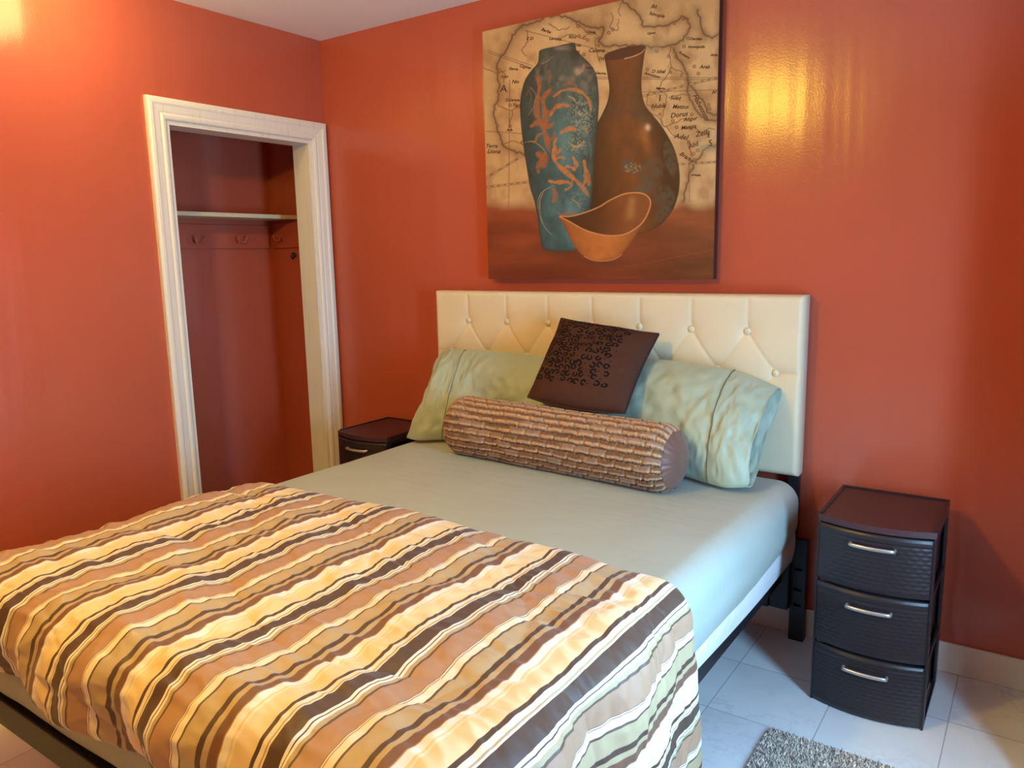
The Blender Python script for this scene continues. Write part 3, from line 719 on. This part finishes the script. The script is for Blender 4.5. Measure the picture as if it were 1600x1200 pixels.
# ------------------------------------------------------------------ painting: vases on an old map
PX0, PX1, PZ0, PZ1, PYF = .9994, 1.9845, 1.2647, 2.2542, -.045
HM = np.array([[8.15417798e-04, -2.01011803e-05, -4.10659351e-02], [8.83265686e-07, -6.47585407e-04, 1.12900627e+00], [1.38762013e-04, -3.58623094e-05, 1.0]])
def img2uv(X, Y):            # enlarged image pixels, by camera homography -> 0..1 across the canvas
    d = HM[2, 0]*X+HM[2, 1]*Y+HM[2, 2]
    return (HM[0, 0]*X+HM[0, 1]*Y+HM[0, 2])/d, (HM[1, 0]*X+HM[1, 1]*Y+HM[1, 2])/d
HI = np.linalg.inv(HM)
def painting():
    n = 540
    u = np.linspace(0, 1, n); Ug, Vg = np.meshgrid(u, u, indexing='ij')
    d = HI[2, 0]*Ug+HI[2, 1]*Vg+HI[2, 2]; X = (HI[0, 0]*Ug+HI[0, 1]*Vg+HI[0, 2])/d; Y = (HI[1, 0]*Ug+HI[1, 1]*Vg+HI[1, 2])/d
    def segd(pts, closed=False):
        D = np.full(X.shape, 1e9); q = list(pts)+([pts[0]] if closed else [])
        for (ax, ay), (bx_, by) in zip(q[:-1], q[1:]):
            x0, x1, y0, y1 = min(ax, bx_)-120, max(ax, bx_)+120, min(ay, by)-120, max(ay, by)+120
            m = (X > x0) & (X < x1) & (Y > y0) & (Y < y1)
            if not m.any(): continue
            xx, yy = X[m], Y[m]; L2 = (bx_-ax)**2+(by-ay)**2+1e-9
            t_ = np.clip(((xx-ax)*(bx_-ax)+(yy-ay)*(by-ay))/L2, 0, 1)
            D[m] = np.minimum(D[m], np.hypot(xx-ax-t_*(bx_-ax), yy-ay-t_*(by-ay)))
        return D
    def inside(pts):
        r = np.zeros(X.shape, bool); q = list(pts)
        for (ax, ay), (bx_, by) in zip(q, q[1:]+q[:1]):
            if ay == by: continue
            c = ((ay > Y) != (by > Y)) & (X < (bx_-ax)*(Y-ay)/(by-ay)+ax); r ^= c
        return r
    def soft(pts, w_=3.0):
        s = segd(pts, True); i = inside(pts); sd = np.where(i, -s, s); return np.clip(.5-sd/w_, 0, 1), np.where(i, s, 0)
    def smooth(pts, k=6, closed=False):
        P = np.array(pts, float); m = len(P); out = []
        for i in range(m if closed else m-1):
            g = lambda j: P[j % m] if closed else P[min(max(j, 0), m-1)]
            p0, p1, p2, p3 = g(i-1), g(i), g(i+1), g(i+2)
            for t_ in np.linspace(0, 1, k, endpoint=False):
                out.append(tuple(.5*((2*p1)+(-p0+p2)*t_+(2*p0-5*p1+4*p2-p3)*t_**2+(-p0+3*p1-3*p2+p3)*t_**3)))
        if not closed: out.append(tuple(P[-1]))
        return out
    def jag(pts, amp=9, seed=0):
        r = random.Random(seed); out = []
        for (ax, ay), (bx_, by) in zip(pts[:-1], pts[1:]):
            L = math.hypot(bx_-ax, by-ay); k = max(2, int(L/16))
            for i in range(k):
                t_ = i/k; out.append((ax+(bx_-ax)*t_+r.uniform(-amp, amp)*(i > 0), ay+(by-ay)*t_+r.uniform(-amp, amp)*(i > 0)))
        out.append(pts[-1]); return out
    C = np.zeros(X.shape+(3,))
    def lay(mask, col):
        nonlocal C
        col = np.asarray(col, float); C = C*(1-mask[..., None])+col*mask[..., None]
    # parchment ground
    a = fbm(X/260, Y/230, 1, 4)+.5; b_ = fbm(X/90+3, Y/120, 7, 3)+.5
    p1, p2, p3 = np.array([.50, .31, .145]), np.array([.34, .175, .075]), np.array([.64, .43, .22])
    C = p1*(1-a)[..., None]+p3*a[..., None]; k = np.clip((b_-.5)*2.2, 0, 1); lay(k*.65, p2)
    west = [(300,165),(265,195),(240,240),(215,290),(200,320),(165,365),(145,430),(150,480),(160,520),(150,570),(155,620),(130,660),(125,720),(140,770),(150,820),(170,870),(190,915),(240,940),(320,965)]
    north = [(300,165),(380,140),(440,110),(520,95),(600,110),(640,135),(720,165),(790,175),(812,168),(800,230),(780,260),(830,290),(900,285),(1050,280),(1110,300),(1200,290),(1240,280),(1310,250),(1340,200),(1355,170),(1340,120),(1300,100),(1270,130),(1200,160),(1130,170),(1060,165),(1040,100),(1000,60),(970,40),(930,0),(900,-60)]
    red1 = [(1250,300),(1270,360),(1310,410),(1340,480),(1335,560),(1350,620),(1400,700),(1450,750),(1560,760)]
    red2 = [(1335,500),(1360,540),(1400,590),(1440,640),(1460,700),(1500,720),(1560,690)]
    east = [(1560,895),(1450,930),(1410,990),(1385,1010),(1350,1080),(1330,1170),(1310,1260)]
    ne = [(1400,60),(1420,150),(1440,210),(1490,240),(1560,190)]
    nile = [(1230,290),(1225,350),(1240,420),(1190,500),(1160,560),(1210,600),(1200,660),(1170,740),(1190,790),(1260,850),(1340,880),(1350,930),(1370,980)]
    for pts, amp, s in ((west, 8, 1), (north, 7, 2), (red1, 6, 3), (red2, 5, 4), (east, 7, 5), (ne, 6, 8)):
        D = segd(jag(pts, amp, s)); lay(.72*np.exp(-D/24), (.15, .065, .030)); lay(np.clip(1.6-D/3.6, 0, 1)*.9, (.13, .05, .02))
    rivers = [nile, [(520,240),(600,215),(680,240),(740,200)], [(640,135),(700,200),(770,220)], [(150,430),(200,470),(190,520)], [(150,650),(230,690),(300,660)], [(240,690),(235,740),(225,790)], [(190,900),(240,880),(300,890)], [(1100,560),(1080,640),(1130,690)],
              [(470,150),(540,190),(600,170)], [(330,190),(340,260),(300,310),(330,350)], [(1220,610),(1300,590),(1340,600)], [(760,230),(770,320),(790,390)], [(1190,790),(1280,760),(1370,720)],
              [(1380,800),(1420,830),(1470,800),(1510,810)], [(1100,700),(1160,740),(1190,790)], [(1230,420),(1290,440),(1330,470)], [(860,80),(870,130),(850,170),(900,190),(905,120)], [(60,420),(140,460),(200,440)], [(1340,880),(1360,960),(1350,1000)], [(930,10),(905,60),(920,100)]]
    for i, r in enumerate(rivers):
        D = segd(jag(r, 7, 20+i)); lay(np.clip(1.5-D/2.8, 0, 1)*.85, (.17, .065, .025))
    for r in ([(90,315),(370,412)], [(92,328),(365,426)], [(770,482),(1560,486)], [(770,492),(1560,498)], [(60,150),(200,0)], [(320,190),(860,330)], [(80,820),(300,835)], [(300,830),(700,690)], [(1060,575),(1560,560)], [(225,500),(220,1290)], [(1345,1000),(1350,1260)]):
        D = segd(r); lay(np.clip(1.4-D/2.6, 0, 1)*.75, (.15, .06, .025))
    for r in ([(1060,600),(1560,476)], [(78,1112),(330,958)], [(80,1170),(350,1136)], [(1275,1028),(1560,1008)]):
        D = segd(r); t_ = (X*.9+Y*.4) % 34; lay(np.clip(2.6-D/3.4, 0, 1)*.75, (.17, .07, .03)); lay(np.clip(1.6-D/2.2, 0, 1)*(t_ < 20)*.8, (.62, .43, .24))
    rd = random.Random(4); towns = [(660,225),(692,238),(780,240),(845,205),(870,185),(655,165),(713,250),(690,340),(780,285),(210,625),(228,658),(228,790),(1340,240),(1085,432),(1220,352),(1230,450),(1300,470),(1380,415),(1405,460),(1190,655),(1165,715),(1245,755),(1268,795),(1365,715),(1345,890),(1400,940),(1380,1000),(1255,145),(1310,120),(1325,115),(1145,320),(1265,355),(1470,655),(1475,680),(1465,920),(1375,960),(1315,290)]
    for cx, cy in towns:
        Dd = np.abs(np.hypot(X-cx, Y-cy)-8); lay(np.clip(1.7-Dd/2.6, 0, 1)*.9, (.16, .06, .025))
    tl = np.clip(fbm(X/60, Y/60, 33, 2)*2, 0, 1)*np.exp(-(((X-1180)/130)**2+((Y-330)/70)**2)); lay(tl*.8, (.25, .24, .15))
    tl = np.clip(fbm(X/40, Y/40, 35, 2)*2.4, 0, 1)*np.exp(-(((X-1470)/80)**2+((Y-880)/70)**2)); lay(tl*.8, (.25, .25, .17))
    # dark border at the far right and the rust table top
    lay(sstep(1500, 1545, X)*.55, (.20, .12, .06))
    e = sstep(1230, 1330, Y-60*sstep(1100, 1500, X)*0+30*fbm(X/120, Y/200, 12, 2)); up = fbm(X/300, Y/90, 14, 4)
    tab = np.array([.190, .050, .016])*(1+.7*up)[..., None]
    tab = tab*(1-.45*sstep(1350, 1750, Y))[..., None]+np.array([.06, .0, .0])*sstep(1500, 800, X)[..., None]
    C = C*(1-e[..., None])+tab*e[..., None]
    D = segd([(900,1680),(1100,1640),(1500,1560)]); lay(np.clip(1-D/6, 0, 1)*.3, (.30, .10, .035))
    # cast tone painted under the vessels
    for cx, cy, rx, ry in ((560,1560,260,60), (1060,1450,320,110), (840,1640,230,45)):
        lay(.6*np.exp(-(((X-cx)/rx)**2+((Y-cy)/ry)**2)*1.4), (.075, .02, .008))
    # brown vase
    bv = smooth([(818,348),(826,400),(838,470),(848,540),(845,600),(828,660),(800,720),(765,790),(740,900),(720,1050),(710,1200),(715,1340),(790,1430),(880,1470),(1000,1468),(1090,1445),(1160,1412),(1205,1368),(1245,1312),(1270,1250),(1285,1180),(1288,1090),(1275,1000),(1250,920),(1215,850),(1170,780),(1120,720),(1080,670),(1060,620),(1050,560),(1050,480),(1060,400),(1070,330),(1076,292),(1030,284),(940,296),(850,325)], 5, True)
    m, dep = soft(bv)
    xc = 1010; sh = np.clip((X-780)/500, 0, 1)
    vb = np.array([.100, .030, .008])[None, None]*(1+.5*fbm(X/80, Y/120, 41, 4))[..., None]
    vb = vb*(.35+1.15*np.exp(-((X-(960+.10*(Y-600)))/170)**2))[..., None]
    lay(m, vb)
    rim_dark = smooth([(822,350),(860,322),(940,298),(1030,288),(1068,294),(1064,318),(1020,345),(950,366),(870,374),(828,370)], 5, True)
    mr, _ = soft(rim_dark); lay(mr, (.075, .020, .012)); D = segd(smooth([(945,366),(1000,352),(1050,328),(1072,305)], 5)); lay(np.clip(1.4-D/3.5, 0, 1)*.9, (.62, .34, .17))
    band = m*np.exp(-((Y-(690+.12*(X-850)))/55)**2)*np.clip(.6+fbm(X/40, Y/35, 44, 3), 0, 1); lay(band*.75, (.060, .040, .032))
    band = m*np.exp(-(((X-1000)/50)**2+((Y-600)/60)**2))*np.clip(.5+fbm(X/26, Y/26, 45, 2), 0, 1); lay(band*.7, (.10, .065, .048))
    for cx, cy, rx, ry, an in ((985,1050,75,32,.55), (1110,1080,70,100,.3), (1230,990,38,110,-.2), (1060,1180,70,34,-.1), (1190,1230,70,70,.0), (1190,1340,60,40,-.6), (960,1010,30,20,.3)):
        dx, dy = (X-cx)*math.cos(an)+(Y-cy)*math.sin(an), -(X-cx)*math.sin(an)+(Y-cy)*math.cos(an)
        k = m*sstep(1.25, .75, np.hypot(dx/rx, dy/ry))*np.clip(.65+1.3*fbm(X/22, Y/22, 50+int(cx), 3), 0, 1); lay(k*.72, (.085, .068, .050))
    k = m*sstep(1.1, .7, np.hypot((X-990)/60, (Y-1050)/36))*(fbm(X/7, Y/7, 61, 2) > .12); lay(k*.75, (.30, .25, .18))
    lay(np.exp(-(((X-1088)/16)**2+((Y-797)/20)**2))*.9, (.75, .52, .34)); lay(m*np.exp(-((X-1065-.2*(Y-820))/30)**2-((Y-850)/90)**2)*.35, (.50, .20, .06))
    lay(m*.75*np.exp(-dep/13), (.045, .014, .006))
    # blue vase
    bl = smooth([(420,312),(408,350),(400,395),(362,440),(322,500),(299,580),(290,660),(295,760),(305,860),(318,960),(338,1080),(355,1180),(375,1240),(393,1320),(405,1400),(415,1480),(430,1545),(470,1568),(560,1572),(640,1560),(690,1500),(712,1400),(725,1320),(738,1230),(745,1140),(750,1050),(757,940),(766,840),(778,740),(783,640),(780,560),(770,480),(750,430),(718,388),(680,352),(642,312),(628,268),(520,288)], 5, True)
    m, dep = soft(bl)
    g = sstep(350, 900, Y)
    base = np.array([.052, .060, .060])*(1-g)[..., None]+np.array([.040, .112, .135])*g[..., None]
    base = base*(1+.8*fbm(X/70, Y/110, 71, 4))[..., None]*(.45+.85*np.exp(-((X-590)/170)**2))[..., None]
    lay(m, base)
    lay(m*np.clip(fbm(X/50, Y/70, 73, 3)*1.6, 0, .8)*np.exp(-((Y-480)/110)**2), (.20, .17, .15))
    def tap(q, w_):
        D = np.full(X.shape, 1e9); N = len(q)-1
        for i in range(N):
            (ax, ay), (bx_, by) = q[i], q[i+1]; t0 = (i+.5)/N; rr = .35+1.0*math.sin(PI*t0)**.8+.35*math.sin(t0*17)*(w_ > 6)
            m_ = (X > min(ax, bx_)-60) & (X < max(ax, bx_)+60) & (Y > min(ay, by)-60) & (Y < max(ay, by)+60)
            if not m_.any(): continue
            xx, yy = X[m_], Y[m_]; L2 = (bx_-ax)**2+(by-ay)**2+1e-9
            t_ = np.clip(((xx-ax)*(bx_-ax)+(yy-ay)*(by-ay))/L2, 0, 1)
            D[m_] = np.minimum(D[m_], np.hypot(xx-ax-t_*(bx_-ax), yy-ay-t_*(by-ay))/max(rr, .25))
        return D
    OR, RU, KH_ = (.52, .18, .035), (.34, .10, .028), (.42, .33, .17)
    def stroke(pts, w_, col, al=.85, taper=True):
        q = smooth(pts, 8); D = tap(q, w_)+3.5*fbm(X/13, Y/13, 83, 2)*(w_ > 6); tex = np.clip(.9+.8*fbm(X/16, Y/16, 81, 2), .3, 1)
        lay(m*np.clip(2.2*(1.0-D/(w_*.85)), 0, 1)*al*tex, col)
    for pts, w_, col, al in (([(500,605),(550,568),(620,560),(680,580),(722,630),(735,705)], 11, OR, .9), ([(560,530),(600,520),(650,540)], 8, RU, .8), ([(480,725),(510,675),(560,655),(602,662)], 13, OR, .9),
        ([(398,480),(412,540),(400,620),(395,700),(420,765),(470,790),(500,765)], 17, RU, .9), ([(480,560),(435,620),(450,720),(440,800),(460,880),(475,950)], 20, RU, .95), ([(360,790),(400,770),(440,790)], 16, RU, .9),
        ([(498,930),(508,1000),(560,1060),(620,1110),(680,1170),(722,1230)], 16, OR, .95), ([(545,930),(520,960),(505,900),(520,860)], 12, OR, .8), ([(400,960),(440,985),(430,1030),(445,950)], 26, RU, .95), ([(400,1020),(405,1080)], 11, RU, .8),
        ([(545,830),(600,805),(640,812)], 15, OR, .95), ([(680,790),(705,810),(715,830)], 9, OR, .8), ([(620,980),(640,1030),(625,1065)], 13, OR, .9), ([(690,1000),(700,1060),(722,1120),(720,1160)], 14, OR, .85),
        ([(470,1130),(520,1140),(580,1135),(605,1150)], 12, OR, .9), ([(500,1180),(512,1220),(500,1265)], 15, RU, .9), ([(520,1330),(560,1340),(600,1325),(640,1330)], 7, RU, .7), ([(470,440),(480,480),(465,520)], 9, RU, .55),
        ([(430,640),(400,610),(380,650)], 9, RU, .8), ([(450,700),(500,690),(520,660)], 9, RU, .8), ([(560,1060),(590,1040),(640,1060)], 9, OR, .8), ([(620,1110),(610,1160),(570,1190)], 8, OR, .8), ([(510,1000),(540,980),(570,990)], 9, OR, .85), ([(460,880),(500,860),(505,820)], 9, RU, .8), ([(440,830),(400,850),(385,890)], 9, RU, .8), ([(680,1170),(700,1130),(690,1090)], 9, OR, .8), ([(540,600),(530,640),(545,660)], 6, RU, .6), ([(690,400),(680,440),(640,470)], 10, (.34, .19, .13), .8), ([(405,1310),(402,1260),(430,1200),(500,1160)], 3, KH_, .8), ([(440,1195),(415,1260),(418,1350),(445,1420),(490,1468)], 4, KH_, .75), ([(350,540),(388,590),(380,660),(340,722)], 4, (.24, .16, .12), .8),
        ([(330,600),(345,570),(360,600),(350,650)], 3, (.24, .16, .12), .7), ([(318,890),(370,885),(420,915),(460,965)], 5, (.36, .20, .09), .8), ([(412,398),(450,388),(500,350)], 3, (.34, .24, .20), .7), ([(500,300),(560,290),(600,280)], 4, (.30, .22, .18), .8),
        ([(590,600),(620,615),(640,640)], 6, KH_, .7), ([(610,900),(640,920),(680,900),(690,880)], 10, KH_, .65), ([(640,700),(680,720),(720,700)], 10, KH_, .4), ([(720,880),(735,940),(730,1000)], 5, (.12,.16,.15), .7), ([(610,1240),(650,1270),(665,1300)], 6, KH_, .6)):
        stroke(pts, w_, col, al)
    sp_ = m*np.exp(-(((X-680)/75)**2+((Y-720)/110)**2))*(fbm(X/8, Y/8, 91, 2) > .10); lay(sp_*.8, (.34, .34, .24))
    sp_ = m*np.exp(-(((X-640)/70)**2+((Y-900)/60)**2))*(fbm(X/8, Y/8, 95, 2) > .12); lay(sp_*.7, (.40, .34, .20))
    sp_ = m*np.exp(-(((X-640)/70)**2+((Y-1260)/60)**2))*(fbm(X/10, Y/6, 97, 2) > .10); lay(sp_*.6, (.20, .24, .22))
    lay(m*np.exp(-(((X-650)/22)**2+((Y-445)/22)**2))*.7, (.50, .36, .29)); lay(m*np.exp(-(((X-545)/45)**2+((Y-300)/12)**2))*.5, (.50, .36, .32))
    lay(m*.8*np.exp(-dep/16), (.022, .020, .022))
    # bowl
    body = smooth([(538,1352),(560,1402),(600,1482),(642,1555),(692,1602),(745,1626),(820,1631),(882,1618),(925,1588),(965,1540),(1015,1470),(1060,1390),(1095,1330),(1106,1272),(1000,1300),(700,1340)], 5, True)
    m, dep = soft(body); cb_ = np.array([.40, .125, .028])*(1-.45*np.clip((X-540)/560, 0, 1)*0)[None, None].reshape(X.shape+(1,))*(.62+.62*np.exp(-((X-780)/190)**2))[..., None]*(1+.25*fbm(X/60, Y/60, 101, 3))[..., None]
    lay(m, cb_); lay(m*.6*np.exp(-dep/14), (.12, .03, .008))
    ins = smooth([(538,1352),(600,1385),(680,1430),(760,1458),(850,1473),(940,1465),(1010,1430),(1060,1385),(1090,1330),(1106,1272),(1095,1235),(1060,1211),(1010,1204),(950,1210),(900,1228),(840,1258),(790,1290),(720,1320),(640,1345),(590,1353)], 5, True)
    m, dep = soft(ins); ci = np.array([.155, .045, .012])*(.45+1.0*sstep(700, 1020, X))[..., None]*(1+.25*fbm(X/60, Y/60, 103, 3))[..., None]
    lay(m, ci); lay(m*np.exp(-((X-985+.12*(Y-1300))/28)**2)*sstep(1210, 1260, Y)*sstep(1400, 1340, Y)*.75, (.36, .16, .05))
    D = segd(ins, True); lay(np.clip(1.5-D/3.6, 0, 1)*.95, (.60, .26, .095))
    D = segd(smooth([(692,1602),(745,1626),(820,1631),(882,1618),(925,1590)], 5)); lay(np.clip(1.2-D/4, 0, 1)*.8, (.55, .25, .10))
    # fine print grain
    C = np.clip(C*(1+.10*fbm(X/5, Y/5, 111, 2))[..., None], 0, 1)
    x = PX0+Ug*(PX1-PX0); z = PZ0+Vg*(PZ1-PZ0)
    V = np.stack([x, np.full_like(x, PYF), z], -1).reshape(-1, 3)
    org = np.array([(PX0+PX1)/2, 0, PZ0])
    root = empty('painting', tuple(org)); tag(root, 'large square canvas of a blue vase, brown vase and bowl over an old map', 'painting')
    box('canvas_edge', (PX0-org[0], PX1-org[0], PYF+.0006, -.012, 0, PZ1-PZ0), edge_m, root)
    # place names lettered on the map, part of the canvas
    words = [('A',165,575,52,0),('Terra',74,922,26,0),('Liona',84,958,30,0),('I',1156,632,46,0),('Nubia',1108,677,30,3),('Suaq',1228,622,28,0),('Metzus',1242,678,28,0),('Dorus',1230,738,34,8),('Aegur',1312,760,28,8),('Maegia',1296,812,28,8),
             ('Adel',1252,862,36,-8),('Zeila',1388,856,36,12),('Habessum',1368,596,34,-62),('Arab',1412,428,26,0),('At',1106,52,30,0),('hinople',1096,92,26,-12),('Leguma',470,248,20,-4),('Rho',592,240,24,0),('Casena',716,326,28,0),('Tri',776,378,24,0),
             ('Gaoga',218,434,18,-6),('Cayne',284,418,22,-12),('Agyn',170,486,18,0),('Nix',238,520,24,0),('Caguna',220,632,18,0),('Tern',240,668,24,0),('Adb',205,820,18,0),('Brama',1284,966,30,-32),('S',1470,914,44,10),('D Isbal',1112,456,24,0),('Amonium',1064,462,20,-16),
             ('Alid',1344,930,32,20),('Damian',1350,250,20,0),('Iconopolis',1340,300,20,0),('Antax',1480,350,18,0),('Romanu',1280,330,18,-30),('Gaugra',760,462,18,-4),('Nis',640,290,18,0),('Tez',620,330,22,0),('Magra',1140,560,18,0),('Aral',1490,590,24,20),('R',1460,860,24,0),('Aginala',1360,1100,16,0),
             ('Barba',420,190,22,-18),('Candia',700,200,18,-10),('E D',330,250,22,0),('Cyprus',1085,215,14,6),('Azara',700,430,16,0),('C',292,905,30,0)]
    dg = None; VV = []; FF = []
    for txt, tx, ty, sz, rot in words:
        cu = bpy.data.curves.new('t', 'FONT'); cu.body = txt; cu.size = sz*1.25; cu.shear = .35 if len(txt) > 1 else .1; cu.resolution_u = 2; cu.offset = .8
        to = bpy.data.objects.new('t', cu); COL.objects.link(to); bpy.context.view_layer.update(); dg = bpy.context.evaluated_depsgraph_get()
        me = to.evaluated_get(dg).to_mesh(); off = len(VV); ca, sa = math.cos(math.radians(rot)), math.sin(math.radians(rot))
        for v in me.vertices:
            lx, ly = v.co.x*ca-v.co.y*sa, v.co.x*sa+v.co.y*ca
            uu, vv = img2uv(tx+lx, ty-ly); VV.append((PX0+uu*(PX1-PX0)-org[0], PYF-.0004, PZ0+vv*(PZ1-PZ0)-org[2]))
        ok = True
        for p in me.polygons: FF.append([off+i for i in p.vertices])
        to.evaluated_get(dg).to_mesh_clear(); bpy.data.objects.remove(to); bpy.data.curves.remove(cu)
    VV = np.array(VV); VV[:, 0] = np.clip(VV[:, 0], PX0-org[0]+.002, PX1-org[0]-.002); VV[:, 2] = np.clip(VV[:, 2], .002, PZ1-PZ0-.002)
    CV = np.vstack([V-org, VV]); CC = np.vstack([C.reshape(-1, 3), np.zeros((len(VV), 3))])
    cv = obj('canvas', CV, grid_faces(n, n)+[tuple(i+n*n for i in f) for f in FF], paint_m, root, smooth=False, color=CC)
    cv.data.materials.append(ink_m.m)
    mi = np.zeros(len(cv.data.polygons), int); mi[(n-1)*(n-1):] = 1; cv.data.polygons.foreach_set('material_index', mi); cv.data.update()
painting()
